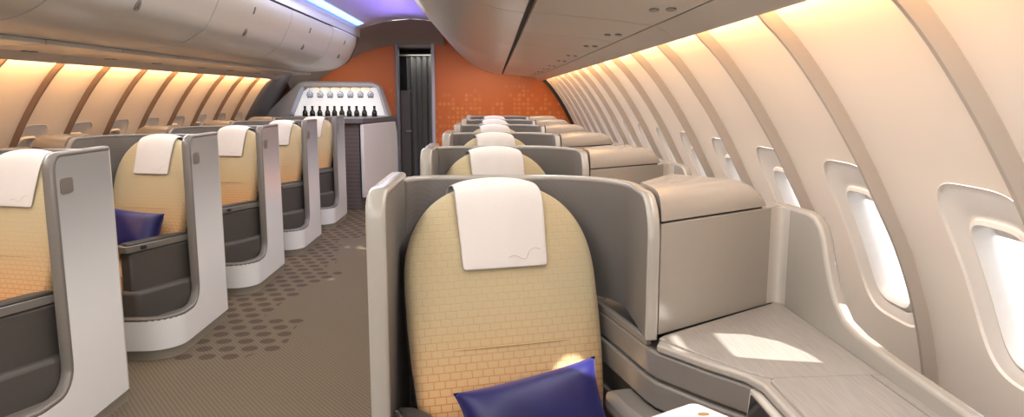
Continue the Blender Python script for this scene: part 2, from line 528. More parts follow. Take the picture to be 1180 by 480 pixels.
def build_windows(wins, W, count, shut):
    sur = rr(SUR_A, SUR_B); bz = rr(BEZ_A, BEZ_B)
    bez = rr(BEZ_A + .004, BEZ_B + .004); mid = rr(BEZ_A - .006, BEZ_B - .006); inn = rr(PAN_A, PAN_B)
    for yc in wins:
        count[0] += 1
        y = yc; c = W(yc, SC, REC)
        root = struct(empty('window_%d' % count[0], c)); root['label'] = 'cabin window with its blind closed' if shut else 'cabin window full of daylight'
        def D(r, o): return P([(a, b + .03) for a, b in r], o)
        def P(r, o): return [tuple(Vector(W(yc + a, SC + b, o)) - Vector(c)) for a, b in r]
        bm = bmesh.new()
        loft(bm, [D(bez, REC + .020), D(bez, REC + .012), D(mid, REC + .008), D(rr(PAN_A + .008, PAN_B + .008), REC + .012), D(inn, REC + .026), D(inn, REC + .085), D(bez, REC + .085)], True, False, False)
        obj('frame', bm, M['frame'], root)
        bm = bmesh.new()
        def between(f): return [(q[0] * .98 + (z[0] - q[0] * .98) * f, q[1] * .985 + (z[1] - q[1] * .985) * f) for q, z in zip(sur, [(a_, b_ + .03) for a_, b_ in bz])]
        loft(bm, [P(sur, REC - .001), P(between(0), REC + .006), P(between(.3), REC + .008), P(between(.65), REC + .012), P(between(1), REC + .020)], True, False, False)
        obj('surround', bm, M['surround'], root, angle=25)
        bm = bmesh.new()
        loft(bm, [D(inn, REC + .080), D(inn, REC + .083)])
        obj('pane', bm, M['pane'], root, smooth=False)
        if shut:
            bm = bmesh.new(); loft(bm, [D(inn, REC + .058), D(inn, REC + .064)])
            obj('blind', bm, M['shade'], root, smooth=False)
        else:
            # blind pushed almost fully up: only its lower lip shows
            lip = [(-PAN_A * .95, -PAN_B * .93), (PAN_A * .95, -PAN_B * .93), (PAN_A, -PAN_B * .70), (-PAN_A, -PAN_B * .70)]
            bm = bmesh.new(); loft(bm, [D(lip, REC + .058), D(lip, REC + .064)])
            obj('blind', bm, M['shade'], root, smooth=False)
tc, wc = [0], [0]
ribsR, winsR, WR = build_wall('right', 1.363, .603, Y_BACK, .188)
ribsL, winsL, WL = build_wall('left', 4.30, .572, YL_END, .188)
build_ribs(ribsR, WR, tc); build_ribs(ribsL, WL, tc)
build_windows(winsR, WR, wc, False); build_windows(winsL, WL, wc, True)

# dark door lining between the last left rib and the bulkhead
bm = bmesh.new()
loft(bm, [[WL(YL_END - .03, PS[-1] * i / 50, REC + .002) for i in range(51)], [WL(YL_END, PS[-1] * i / 50, REC - .02) for i in range(51)], [WL(9.9, PS[-1] * i / 50, REC - .05) for i in range(51)], [WL(Y_BACK, PS[-1] * i / 50, REC - .03) for i in range(51)]], closed=False)
struct(obj('wall_door_lining', bm, M['pearlgrey']))
# black seal where the right wall meets the bulkhead
bm = bmesh.new()
loft(bm, [[WR(y, .5 + (PS[-1] - .5) * i / 40, o) for y, o in ((Y_BACK - .05, REC + .01), (Y_BACK - .05, -.01), (Y_BACK + .01, -.01), (Y_BACK + .01, REC + .01))] for i in range(41)])
tc[0] += 1; struct(obj('trim_%d' % tc[0], bm, M['seal']))

bm = bmesh.new(); box(bm, -2.4, 2.4, Y_FRONT, 11.6, -.1, 0.)
struct(obj('floor', bm, M['carpet'], smooth=False))

# ceiling between the bins
def zc(x): return 2.385 - .12 * (x / .62) ** 2
bm = bmesh.new()
xs = [-1.0 + 1.34 * i / 22 for i in range(23)]
loft(bm, [[(x, y, zc(x)) for x in xs] for y in (Y_FRONT, 3., 6., 9.3)], closed=False)
struct(obj('ceiling', bm, M['ceil']))
# outer skin over the bins, closes the cabin
bm = bmesh.new()
hull = [(-1.25, 2.13), (-1.05, 2.45), (-.5, 2.6), (0, 2.64), (.5, 2.6), (1.05, 2.45), (1.25, 2.13)]
loft(bm, [[(x, y, z) for x, z in hull] for y in (Y_FRONT, 11.6)], closed=False)
struct(obj('ceiling_crown', bm, M['soffit']))
# soffit arch sloping down to the bulkhead
low = [(-1.75, 1.40), (-1.5, 1.60), (-1.19, 1.81), (-1.0, 1.93), (-.82, 2.02), (-.55, 2.11), (-.31, 2.15), (0, 2.16), (.18, 2.155), (.36, 2.13)]
lows = [(x, z) for x, z in low]
bm = bmesh.new()
rings = []
for f in (0, .12, .3, .5, .7, .85, .95, 1):
    e = 1 - (1 - f) ** 2
    rings.append([(x + (-.0) * f, 9.3 + 1.08 * f, zc(max(x, -1.1)) + (z - zc(max(x, -1.1))) * (f * .55 + .45 * f * f)) for x, z in lows])
loft(bm, rings, closed=False)
struct(obj('ceiling_soffit', bm, M['soffit']))

# bulkhead with its doorway
DX0, DX1, DZ = -.30, .165, 2.14
bm = bmesh.new()
prismf(bm, [(-2.33, 0), (DX0 - .03, 0), (DX0 - .03, 2.2), (-1.3, 2.2), (-2.33, 1.3)], lambda x, z: (x, Y_BACK, z), lambda x, z: (x, Y_BACK + .08, z))
struct(obj('wall_back_left', bm, M['orange'], smooth=False))
bm = bmesh.new()
prismf(bm, [(DX1 + .045, 0), (2.36, 0), (2.36, 1.2), (1.2, 2.3), (DX1 + .045, 2.5)], lambda x, z: (x, Y_BACK, z), lambda x, z: (x, Y_BACK + .08, z))
struct(obj('wall_back_right', bm, M['orange'], smooth=False))
bm = bmesh.new(); box(bm, DX1, DX1 + .05, Y_BACK - .04, Y_BACK + .1, 0, 2.5)
tc[0] += 1; struct(obj('trim_%d' % tc[0], bm, M['lavender'], bevel=.01))
bm = bmesh.new(); box(bm, DX0 - .04, DX0 + .01, Y_BACK - .03, Y_BACK + .1, 0, 2.2)
tc[0] += 1; struct(obj('trim_%d' % tc[0], bm, M['pearlgrey'], bevel=.01))
# vestibule behind the doorway
bm = bmesh.new()
box(bm, -.6, -.55, Y_BACK + .08, 11.5, 0, 2.3); box(bm, .45, .5, Y_BACK + .08, 11.5, 0, 2.3)
box(bm, -.6, .5, 11.45, 11.5, 0, 2.3)
struct(obj('wall_vestibule', bm, M['curtain_far'], smooth=False))
bm = bmesh.new(); box(bm, -.6, .5, Y_BACK + .02, 11.5, 2.12, 2.2)
struct(obj('ceiling_vestibule', bm, M['soffit'], smooth=False))
bm = bmesh.new(); box(bm, -2.4, 2.4, Y_FRONT - .05, Y_FRONT, 0, 2.6)
struct(obj('wall_front', bm, M['soffit'], smooth=False))

# curtain in the doorway
cur = empty('doorway_curtain', (0, Y_BACK + .35, 0))
tag(cur, 'grey pleated curtain hanging in the doorway beside the bar', 'curtain')
bm = bmesh.new(); top = []; 
n = 120
loft(bm, [[(-.22 + .56 * i / n, .035 * math.sin(i / n * 2 * PI * 6) + .012 * math.sin(i / n * 2 * PI * 13 + 1), z) for i in range(n + 1)] for z in (.01, .5, 1., 1.5, 2.0)], closed=False)
obj('cloth', bm, M['curtain'], cur)
bm = bmesh.new(); tube(bm, [(-.4, 0, 2.02), (.42, 0, 2.02)], .015); obj('rail', bm, M['grey_trim'], cur)
# folded door leaf at the left of the doorway
leaf = empty('door_1', (-.245, Y_BACK + .16, 0)); struct(leaf); leaf['label'] = 'grey half-width door leaf with a latch in the doorway'
bm = bmesh.new(); box(bm, -.05, .10, 0, .03, .02, 1.52); obj('leaf', bm, M['dark'], leaf, bevel=.006)
bm = bmesh.new(); box(bm, .02, .105, -.03, 0, .93, .96); obj('latch', bm, M['grey_trim'], leaf, bevel=.006)
bm = bmesh.new(); box(bm, .085, .10, -.006, 0, .1, 1.5); obj('edge_strip', bm, M['black'], leaf)

# ------------------------------------------------------------------ overhead bins
RB = dict(lip=(1.700, 1.649), lipin=(1.60, 1.695))
def smooth_pts(P, n=5): return catmull(P, n)
def bin_set(side):
    sg = 1 if side == 'right' else -1
    if side == 'left':
        door = smooth_pts([(1.235, 1.732), (1.05, 1.744), (.90, 1.771), (.76, 1.85), (.69, 1.962), (.645, 2.06), (.632, 2.150)])
        crown = smooth_pts([(.634, 2.168), (.625, 2.24), (.60, 2.30), (.57, 2.318)]) + [(.60, 2.335), (.75, 2.335)]
        ends = [1.52, 3.10, 4.67, 6.25, 7.83, 9.38]
    else:
        door = smooth_pts([(1.14, 1.738), (1.0, 1.765), (.82, 1.83), (.66, 1.93), (.54, 2.04), (.43, 2.16)])
        crown = smooth_pts([(.425, 2.172), (.35, 2.27), (.27, 2.37)]) + [(.30, 2.42), (.5, 2.45)]
        ends = [1.02, 2.65, 4.28, 5.91, 7.54, 8.95, 10.34]
    out = []
    labels = ['nearest', 'second', 'third', 'fourth', 'fifth', 'sixth', 'seventh']
    vis = [(a, b) for a, b in zip(ends, ends[1:])]
    for i, (y0, y1) in enumerate(vis):
        last = i == len(vis) - 1
        r = empty('overhead_bin', (0, y0, 0))
        L = y1 - y0
        def sect(bmx, outline, ya, yb, back=.025):
            """thin shell following a cross-section outline"""
            P = [Vector(p) for p in outline]; inner = []
            for k in range(len(P)):
                t = (P[min(k + 1, len(P) - 1)] - P[max(k - 1, 0)]).normalized()
                inner.append(P[k] + Vector((t.y, -t.x)) * back)
            ring = [tuple(p) for p in P] + [tuple(p) for p in inner[::-1]]
            loft(bmx, [[(sg * x, y, z) for x, z in ring] for y in (ya, yb)])
        g = .0065
        # long service panel under the bin, with fine cross seams modelled as gaps
        bm = bmesh.new()
        x_in = door[0][0] + .026
        zi = -.022 if side == 'left' else .004
        us = [(RB['lipin'][0], RB['lipin'][1]), (x_in + .3, door[0][1] + (RB['lipin'][1] - door[0][1]) * .62 + zi * .5), (x_in, door[0][1] + zi)]
        m = 2
        for q in range(m):
            sect(bm, us, L * q / m + g, L * (q + 1) / m - g)
        up = obj('service_panel', bm, M['bin'], r, bevel=.003)
        bm = bmesh.new()
        sect(bm, [RB['lip'], (RB['lip'][0] - .02, RB['lip'][1] + .004), (RB['lipin'][0] + .008, RB['lipin'][1] + .002)], g * .5, L - g * .5, .02)
        obj('light_lip', bm, M['bin'], r, bevel=.002)
        # dark groove core behind all gaps
        bm = bmesh.new()
        core = [(RB['lip'][0] - .03, RB['lip'][1] + .035)] + [(x - 0, z + .03) for x, z in us] + [(x + .03 * (1 if k > len(door) / 2 else .3), z + (.028 if k < len(door) / 2 else .012)) for k, (x, z) in enumerate(door)] + [(crown[0][0] + .03, crown[0][1] + .01), (.75, 2.28), (1.25, 2.02), (1.55, 1.80)]
        loft(bm, [[(sg * x, y, z) for x, z in core] for y in (.002, L - .002)])
        obj('carcass', bm, M['seam'], r, smooth=False)
        # door: the end of the last one is rounded off
        bm = bmesh.new()
        if last and side == 'left':
            rings = []
            for f in [0.006] + [L - .5 + .5 * math.sin(k / 10 * PI / 2) for k in range(11)]:
                e = max(0., (f - (L - .5)) / .5); w = 1 - math.sqrt(max(0., 1 - e ** 2.6))
                P = [(x + .10 * w * (1 - abs(2 * k / (len(door) - 1) - 1) * .2), z + .03 * w) for k, (x, z) in enumerate(door)]
                inner = [(x + .03, z + .03) for x, z in P[::-1]]
                rings.append([(sg * x, f, z) for x, z in P + inner])
            loft(bm, rings)
        else:
            sect(bm, door, g, L - g)
        dr = obj('door', bm, M['bin'], r, angle=60)
        bm = bmesh.new(); sect(bm, crown, .001, L - .001, .015); obj('crown_panel', bm, M['bin'], r, angle=60)
        # latch and hinge marks on the door
        k = int(len(door) * .80); ld = Vector(door[k]); t = (Vector(door[k + 1]) - Vector(door[k - 1])).normalized(); nn = Vector((-t.y, t.x))
        k2 = int(len(door) * .55); l2 = Vector(door[k2])
        def plate(c, w, h, d):
            b = bmesh.new(); ring = rr(w, h, 3, 20)
            loft(b, [[(sg * (c.x + t.x * q + nn.x * o), L * .42 + p, c.y + t.y * q + nn.y * o) for p, q in ring] for o in (-d, d)])
            return b
        if side == 'left':
            obj('latch', plate(l2, .022, .028, .006), M['grey_trim'], dr)
            obj('latch', plate(l2 + nn * .003, .012, .014, .008), M['seam'], dr)
            obj('latch', plate(ld, .010, .026, .005), M['seam'], dr)
        # reading lights / air outlets in the service panel
        a, b = Vector(us[0]), Vector(us[1])
        for q, yy in ((.35, L * .28), (.62, L * .32), (.35, L * .72), (.62, L * .76)):
            c = a.lerp(b, q); b_ = bmesh.new(); ring = rr(.034, .013, 2.2, 20)
            tt = (b - a).normalized(); n2 = Vector((tt.y, -tt.x))
            if n2.y > 0: n2 = -n2
            loft(b_, [[(sg * (c.x + tt.x * w + n2.x * o), yy + p, c.y + tt.y * w + n2.y * o) for p, w in ring] for o in (-.004, .004)])
            obj('air_outlet', b_, M['grey_trim'], up)
        out.append(r)
    return out
lb = bin_set('left'); rb = bin_set('right')
LBL_L = ['cream overhead bin above left windows, cut off by the top left corner', 'cream overhead bin above left windows, holding the latch nearest the camera',
         'cream overhead bin above left windows, with the second latch from the camera', 'cream overhead bin above left windows, with the third latch from the camera', 'cream overhead bin with rounded end beside the blue-lit ceiling']
for i, r in enumerate(lb): tag(r, LBL_L[i], 'overhead bin', 'overhead bins along the left side')
LBL_R = ['nearest cream overhead bin in view above the right windows', 'second cream overhead bin from the front above the right windows',
         'third cream overhead bin from the front above the right windows', 'fourth cream overhead bin from the front above the right windows',
         'fifth cream overhead bin from the front above the right windows', 'farthest cream overhead bin on the right, touching the orange bulkhead']
for i, r in enumerate(rb): tag(r, LBL_R[i], 'overhead bin', 'overhead bins along the right side')

# blue light strips above the left bins
bm = bmesh.new()
for q, y in enumerate([4.5 + .62 * k for k in range(8)]): box(bm, -.70, -.62, y, y + .5, 2.338, 2.346)
s_ = obj('blue_light_strip', bm, M['blueled'], smooth=False); tag(s_, 'glowing blue light strip between left bins and ceiling', 'light strip')

# ------------------------------------------------------------------ seat pods
WP = Path([(0., .43), (0., -.20)] + arc(.17, -.20, .17, 180, 270, 8)[1:] + [(.60, -.37)])
PN = .43     # path length at the near edge of the tall screen
WPOLY = [(0., .06), (WP.L, .06), (WP.L, .232), (PN + .11, .235)] + arc(PN + .11, .345, .11, 270, 180, 6)[1:] + arc(PN - .055, 1.157, .055, 0, 90, 5) + [(0., 1.212)]
WEDGE = [(WP.L, .232), (PN + .11, .235)] + arc(PN + .11, .345, .11, 270, 180, 6)[1:] + arc(PN - .055, 1.157, .055, 0, 90, 5) + [(0., 1.212)]
SP = Path([(.03, .425)] + arc(.15, .36, .12, 180, 90, 6)[0:0] + arc(.14, .390, .10, 180, 90, 6) + [(.46, .49)] + arc(.46, .25, .24, 90, 0, 10)[1:] + [(.70, .0)])
SL = SP.L
SPOLY = [(0., .30), (SL - .62, .30), (SL - .62, .845), (SL, .845), (SL, 1.098)] + arc(SL - .10, 1.098, .10, 0, 90, 6)[1:] + [(0., 1.198)]
SEDGE = [(SL, .845), (SL, 1.098)] + arc(SL - .10, 1.098, .10, 0, 90, 6)[1:] + [(0., 1.198)]
YAW, REC_A = math.radians(15), math.radians(20)

def seat_frame(side):
    """matrix: local (a across, b up the back, c out of the back) -> pod space"""
    F = Vector((math.sin(YAW), -math.cos(YAW), 0)); up = Vector((0, 0, 1))
    b = (up * math.cos(REC_A) - F * math.sin(REC_A)).normalized()
    a = Vector((math.cos(YAW), math.sin(YAW), 0)); c = a.cross(b).normalized()
    top = Vector((.306, .365, 1.192))
    o = top - b * .80
    if side < 0:
        a = Vector((-a.x, a.y, a.z)) * -1; b = Vector((-b.x, b.y, b.z)); o = Vector((-o.x, o.y, o.z)); c = a.cross(b).normalized()
    m = Matrix((a, b, c)).transposed().to_4x4(); m.translation = o
    return m
def back_outline(sc=1., n=28):
    K = 1.05
    """half-outline of the backrest: list of (a,b) going right-bottom, over the arch, left-bottom"""
    pts = []
    for b, w in ((0., .225), (.1, .240), (.2, .252), (.3, .260), (.4, .264), (.5, .264)): pts.append((w * K, b))
    arch = []
    for i in range(1, n):
        t = PI / 2 * i / n
        arch.append((.264 * K * abs(math.cos(t)) ** (2 / 2.4), .5 + .30 * abs(math.sin(t)) ** (2 / 2.4)))
    pts += arch + [(0, .80)]
    return pts + [(-a, b) for a, b in pts[-2::-1]]
BO = back_outline()
def backrest_bm():
    bm = bmesh.new(); cen = (0, .40)
    def ring(f, c): return [(cen[0] + (a - cen[0]) * f, cen[1] + (b - cen[1]) * f, c) for a, b in BO]
    rings = [ring(1., -.05), ring(1.0, .012), ring(.985, .032), ring(.955, .045), ring(.90, .052), ring(.75, .056), ring(.5, .056), ring(.25, .056)]
    loft(bm, rings)
    return bm

def pod(side):
    MIR[0] = side
    sg = side
    r = empty('seat_pod')
    tr = M['lacquer'] if side > 0 else M['grey_trim']  # left edging is a darker grey: its shade is put into the colour
    bm = bmesh.new()
    pl = [(.012, .44), (.012, -.195)] + arc(.17, -.195, .158, 180, 270, 6)[1:] + [(.60, -.353), (.60, .44)]
    prism(bm, pl, 0., .075); obj('plinth', bm, M['plinth'], r)
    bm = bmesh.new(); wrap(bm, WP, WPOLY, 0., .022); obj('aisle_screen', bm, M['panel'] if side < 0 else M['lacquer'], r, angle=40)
    bm = bmesh.new()
    LP = [(p, max(z - .0, .06)) for p, z in WPOLY]
    wrap(bm, WP, LP, .0225, .045); obj('screen_lining', bm, M['lining'] if side > 0 else M['dark'], r, angle=40)
    bm = bmesh.new()
    edge_trim(bm, WP, WEDGE, .0225, .0245, .012); obj('screen_trim', bm, tr, r, angle=80)
    bm = bmesh.new()
    edge_trim(bm, WP, [(0., 1.212), (0., .06)], .0225, .0245, .008); obj('screen_trim', bm, M['trim'], r, angle=80)
    # small fitting set into the screen near its front edge
    bm = bmesh.new(); ring = rr(.045, .032, 5, 24)
    loft(bm, [[(o, .075 + a, 1.085 + b) for a, b in ring] for o in (-.003, .004)])
    obj('reading_light', bm, M['grey_trim'], r)
    # curved shell behind the seat
    bm = bmesh.new(); wrap(bm, SP, SPOLY, -.0, -.010); obj('shell_lining', bm, M['lining'], r, angle=40)
    bm = bmesh.new(); wrap(bm, SP, SPOLY, .0005, .018); obj('shell', bm, M['lacquer'], r, angle=40)
    bm = bmesh.new(); edge_trim(bm, SP, SEDGE, .004, .0155, .009); obj('shell_trim', bm, M['lacquer'] if side > 0 else M['grey_trim'], r, angle=80)  # left rim darkened the same way, shade in the colour
    # seat
    MIR[0] = 1
    mt = seat_frame(side)
    b = obj('backrest', backrest_bm(), M['seat'], r, angle=60); b.matrix_local = mt
    bm = bmesh.new(); rings = []
    for f, c in ((.985, -.072), (1.004, -.045), (1.004, .0), (.99, .006)):
        rings.append([(a * f, .40 + (q - .40) * f if q > .1 else q, c) for a, q in BO])
    loft(bm, rings); o = obj('seat_back_shell', bm, M['darker'], r); o.matrix_local = mt
    bm = bmesh.new(); tube(bm, [(-.262, .335, .030), (-.245, .335, .049), (-.12, .335, .0575), (.12, .335, .0575), (.245, .335, .049), (.262, .335, .03)], .0016, 6)
    o = obj('seam', bm, M['seam_thread'], b)
    # cushion
    bm = bmesh.new()
    ring = rr(.225, .21, 5, 40)
    loft(bm, [[(x * f, y * f, z) for x, y in ring] for f, z in ((.93, 0.), (1., .03), (1., .09), (.96, .115), (.85, .125), (.4, .13))])
    o = obj('seat_cushion', bm, M['seat'], r)
    F = Vector((math.sin(YAW), -math.cos(YAW), 0)); p0 = Vector((.41, .10, .345)) + F * .19
    o.matrix_local = Matrix.Translation((sg * p0.x, p0.y, p0.z)) @ Matrix.Rotation(sg * YAW, 4, 'Z')
    MIR[0] = side
    bm = bmesh.new(); prism(bm, [(.22, .30), (.34, -.28), (.62, -.24), (.585, .10), (.56, .30)], .07, .345); obj('seat_base', bm, M['darker'], r, bevel=.01)
    # aisle-side armrest console
    bm = bmesh.new(); prism(bm, [(.048, .08), (.050, .06), (.232, -.325), (.30, -.30), (.16, .02), (.10, .08)], .20, .600); obj('armrest_console', bm, M['dark'], r, bevel=.012)
    bm = bmesh.new()
    pad = [(.046, .055), (.050, .048), (.06, .04), (.215, -.335), (.235, -.352), (.26, -.35), (.30, -.325), (.31, -.30), (.16, .0), (.10, .055)]
    prism(bm, pad, .603, .640); ap = obj('armrest_pad', bm, M['grey_trim'], r, bevel=.014, seg=3)
    bm = bmesh.new(); pad2 = [(.058, .045), (.225, -.322), (.25, -.335), (.288, -.305), (.15, .0), (.10, .045)]
    prism(bm, pad2, .636, .653); obj('armrest_top', bm, M['darker'], ap, bevel=.008)
    bm = bmesh.new()
    d = Vector((.165, -.40)).normalized(); nx = Vector((-d.y, d.x)) * -1; c = Vector((.185, -.262))
    if nx.x > 0: nx = -nx
    ringp = rr(.020, .010, 4, 16)
    loft(bm, [[(c.x + d.x * a + nx.x * o_, c.y + d.y * a + nx.y * o_, .621 + q) for a, q in ringp] for o_ in (-.02, .0035)])
    obj('latch', bm, M['black'], ap)
    # moulded pocket low on the console and the tray in the sill
    bm = bmesh.new(); pk = [(.047, .10)] + [(.047, .0)] + arc(.09, -.02, .043, 180, 230, 3)[1:] + [(.175, -.30), (.20, -.335), (.31, -.335), (.25, .10)]
    prism(bm, pk, .20, .385); obj('storage_pocket', bm, M['dark'], r, bevel=.022, seg=3)
    bm = bmesh.new(); pl = [(.046, .42), (.046, -.195)] + arc(.17, -.195, .124, 180, 270, 6)[1:] + [(.595, -.319), (.595, .42)]
    prism(bm, pl, .19, .215); obj('sill_tray', bm, M['dark'], r)
    bm = bmesh.new(); pl = [(.05, .0), (.05, -.19)] + arc(.17, -.19, .12, 180, 270, 6)[1:] + [(.34, -.312), (.32, -.27), (.2, -.27), (.10, -.1)]
    prism(bm, pl, .213, .222); obj('sill_rim', bm, M['grey_trim'], r, bevel=.004)
    MIR[0] = 1
    return r

CW = Path([(.60, .40), (.640, .25), (.70, -.005)] + [(.715, -.045), (.80, -.165), (.865, -.245), (.884, -.30)] + [(.884, -.62)])
def console(side):
    MIR[0] = side
    r = empty('side_console')
    # carcass (dark core shows as the shadow gaps)
    bm = bmesh.new()
    fr = [(p.x + .012, p.y) for p in CW.p]
    prism(bm, fr + [(1.20, -.615), (1.20, .62), (.74, .62), (.66, .44)], .0, .825); obj('carcass', bm, M['darker'], r)
    def strip(name, z0, z1, o0, o1, mat, bev=.006, a=0., b=CW.L):
        bm = bmesh.new()
        poly = [(a, z0), (b, z0), (b, z1), (a, z1)]
        wrap(bm, CW, poly, o0, o1); return obj(name, bm, mat, r, bevel=bev, angle=40)
    strip('upper_panel', .755, .822, .016, -.002, M['grey_trim'])
    strip('rear_panel', .824, .843, .014, -.001, M['grey_trim'], .002, .0, .40)
    strip('middle_panel', .682, .750, .016, -.008, M['grey_trim'])
    strip('armrest_ledge', .615, .677, .016, -.075, M['grey_trim'], .02, .30, .66)
    strip('lower_panel', .10, .610, .016, -.004, M['dark'])
    # table top
    bm = bmesh.new()
    tp = [(.724, -.008)] + [(p.x - .006, p.y) for p in CW.p[3:]] + [(1.165, -.625), (1.150, .34), (1.12, .29), (.735, .015)]
    prism(bm, tp, .826, .846); obj('table_edge', bm, M['lacquer'], r, bevel=.006, seg=3)
    bm = bmesh.new()
    tp = [(.722, -.012), (.80, -.135), (.872, -.238), (.893, -.262), (.905, -.272), (1.153, -.262), (1.148, .335), (1.12, .29), (.74, .012)]
    prism(bm, tp, .845, .850); obj('table_top', bm, M['wood'], r, bevel=.0015)
    bm = bmesh.new()
    tp = [(.912, -.278), (1.125, -.268), (1.132, -.62), (.896, -.62), (.896, -.296)]
    prism(bm, tp, .845, .852); obj('table_leaf', bm, M['wood'], r, bevel=.0015)
    bm = bmesh.new()
    prism(bm, [(1.130, -.264), (1.153, -.265), (1.160, -.62), (1.137, -.62)], .845, .850); obj('table_border', bm, M['wood'], r)
    # storage cabinet with its roll-top lid
    P0, P1 = Vector((.7265, .022)), Vector((1.145, .318)); d = (P1 - P0).normalized(); nb = Vector((-d.y, d.x))
    bm = bmesh.new()
    prism(bm, [(P0.x, P0.y), (P1.x, P1.y), (1.16, .60), (.7265, .56)], .846, 1.134); obj('cabinet', bm, M['lacquer'], r, bevel=.003)
    E1 = P0 + d * ((1.085 - P0.x) / d.x)
    Lf = (E1 - P0).length
    sec = [(0., 1.140), (.001, 1.152), (.006, 1.167), (.017, 1.183), (.035, 1.198), (.062, 1.208), (.09, 1.211), (.12, 1.212), (.30, 1.209), (.34, 1.200), (.34, 1.140)]
    bm = bmesh.new()
    def lid(f):
        base = P0 + d * (Lf * f)
        return [(base.x + nb.x * q * (1 - .0), base.y + nb.y * q, z) for q, z in sec]
    rings = []
    for f, sh in ((0., .0), (.04, 0.), (.88, 0.), (.93, .012), (.965, .04), (.985, .085), (.995, .14)):
        base = P0 + d * (Lf * f)
        rings.append([(max(base.x + nb.x * q, .7265), base.y + nb.y * q, 1.14 + (z - 1.14) * (1 - sh * 3)) for q, z in sec])
    loft(bm, rings); obj('lid', bm, M['lacquer'], r, angle=40)
    bm = bmesh.new(); prism(bm, [(P0.x + .006, P0.y + .012), (E1.x - .01, E1.y + .008), (1.06, .55), (P0.x + .006, .55)], 1.130, 1.145); obj('lid_gap', bm, M['black'], r)
    # window-side wing
    wing = [(.42, .80), (.42, 1.130), (.30, 1.138), (.16, 1.142), (.115, 1.136), (.08, 1.118), (.055, 1.085), (.03, 1.035), (.0, .985), (-.035, .943), (-.075, .915), (-.15, .900), (-.30, .892), (-.62, .885), (-.62, .80)]
    bm = bmesh.new()
    prismf(bm, wing, lambda p, q: (1.150 + .012 * max(0, -p), p, q), lambda p, q: (1.182 + .012 * max(0, -p), p, q)); obj('window_wing', bm, M['lacquer'], r, bevel=.010, seg=3)
    # concave fillet in the corner
    bm = bmesh.new()
    c = Vector((1.150, .321)); k = .055
    A = c - d * k; B = c + Vector((0, -k)); ctr = A + (B - c)
    pts = [(c.x, c.y)] + [tuple(A.lerp(B, t) * (1 - .0) + (c - (A + B) / 2) * (.55 * 4 * t * (1 - t))) for t in [i / 8 for i in range(9)]]
    prism(bm, pts, .85, 1.132); obj('corner_fillet', bm, M['trim'], r, angle=60)
    # handset niche with black glass on the seat side
    def hs(p, z): 
        q = CW.at(p, .0); return q
    x0 = .8775
    bm = bmesh.new()
    po = [(-.258, .822), (-.600, .822), (-.600, .60), (-.235, .60), (-.235, .70)]
    prismf(bm, po, lambda p, q: (x0 - .012 , p, q), lambda p, q: (x0 + .01, p, q)); hf = obj('handset_bezel', bm, M['trim'], r, bevel=.006)
    bm = bmesh.new()
    po = [(-.276, .812), (-.590, .812), (-.590, .61), (-.247, .61), (-.247, .70)]
    prismf(bm, po, lambda p, q: (x0 - .0150, p, q), lambda p, q: (x0 - .01, p, q)); obj('screen', bm, M['screen'], hf)
    MIR[0] = 1
    return r

def cover_bm(side):
    """linen cover in the frame of the backrest: over the top of the head and down its front"""
    bm = bmesh.new(); w = .126
    path = [(.71, -.080), (.75, -.081), (.800, -.079), (.824, -.060), (.826, -.03), (.820, .012), (.805, .040), (.782, .058), (.755, .0635), (.70, .0650), (.64, .0655), (.58, .0655), (.545, .066)]
    n = 14; rings = []
    def sag(a, b, c):
        # follow the arch towards the sides
        drop = .30 * (1 - math.sqrt(max(0, 1 - (abs(a) / .264) ** 2.25))) if b > .60 else 0
        return drop
    top = []
    for i, (b, c) in enumerate(path):
        row = []
        for k in range(n + 1):
            a = -w + 2 * w * k / n
            ww = a * (1 + .02 * math.sin(i))
            dr = .30 * (1 - (1 - (abs(a) / .277) ** 2.4) ** (1 / 2.4))
            f = max(0., min(1., (b - .56) / .22))
            row.append((ww, b - dr * f, c + .0015 * math.sin(k * 1.3 + i)))
        rings.append(row)
    V = [[bm.verts.new(p) for p in r_] for r_ in rings]
    for A, B in zip(V, V[1:]):
        for k in range(n): bm.faces.new((A[k], A[k + 1], B[k + 1], B[k]))
    fix(bm)
    return bm
def make_cover(side):
    o = obj('headrest_cover', cover_bm(side), M['cover'], angle=60)
    s = o.modifiers.new('thick', 'SOLIDIFY'); s.thickness = .003; s.offset = 0
    sb = o.modifiers.new('sub', 'SUBSURF'); sb.levels = 1; sb.render_levels = 1
    bm = bmesh.new()
    pts = [(.01 + .0085 * i, .575 + .006 * math.sin(i * .9) + .002 * i * (i > 6), .0685) for i in range(12)]
    tube(bm, pts, .0008, 5); obj('embroidered_line', bm, M['thread'], o)
    return o

PR, PL = pod(1), pod(-1)
KR, KL = console(1), console(-1)
CR, CL = make_cover(1), make_cover(-1)
MR, ML = seat_frame(1), seat_frame(-1)
RX, LX = .72, -.725
ordn = ['nearest', 'second', 'third', 'fourth', 'fifth', 'sixth']
R_POD = ['large beige seat pod in the right foreground with tan seat and navy pillow', 'second beige seat pod from the camera in the right-hand row', 'third beige seat pod from the camera in the right-hand row',
         'fourth beige seat pod from the camera in the right-hand row', 'fifth beige seat pod from the camera in the right-hand row', 'farthest beige seat pod in the right-hand row, before the orange wall']
L_POD = ['white-sided seat pod cut off by the left edge of the photo', 'white-sided seat pod with a navy pillow on its tan seat, left of aisle', 'white-sided seat pod just behind the one with the pillow, left of aisle',
         'fourth white-sided seat pod from the camera, left of the aisle', 'farthest white-sided seat pod on the left, next to the bar']
R_CON = ['grey side console with sunlit table beside the foreground seat', 'second grey side console from the camera by the right windows', 'third grey side console from the camera by the right windows',
         'fourth grey side console from the camera by the right windows', 'fifth grey side console from the camera by the right windows', 'farthest grey side console by the right wall, before orange bulkhead']
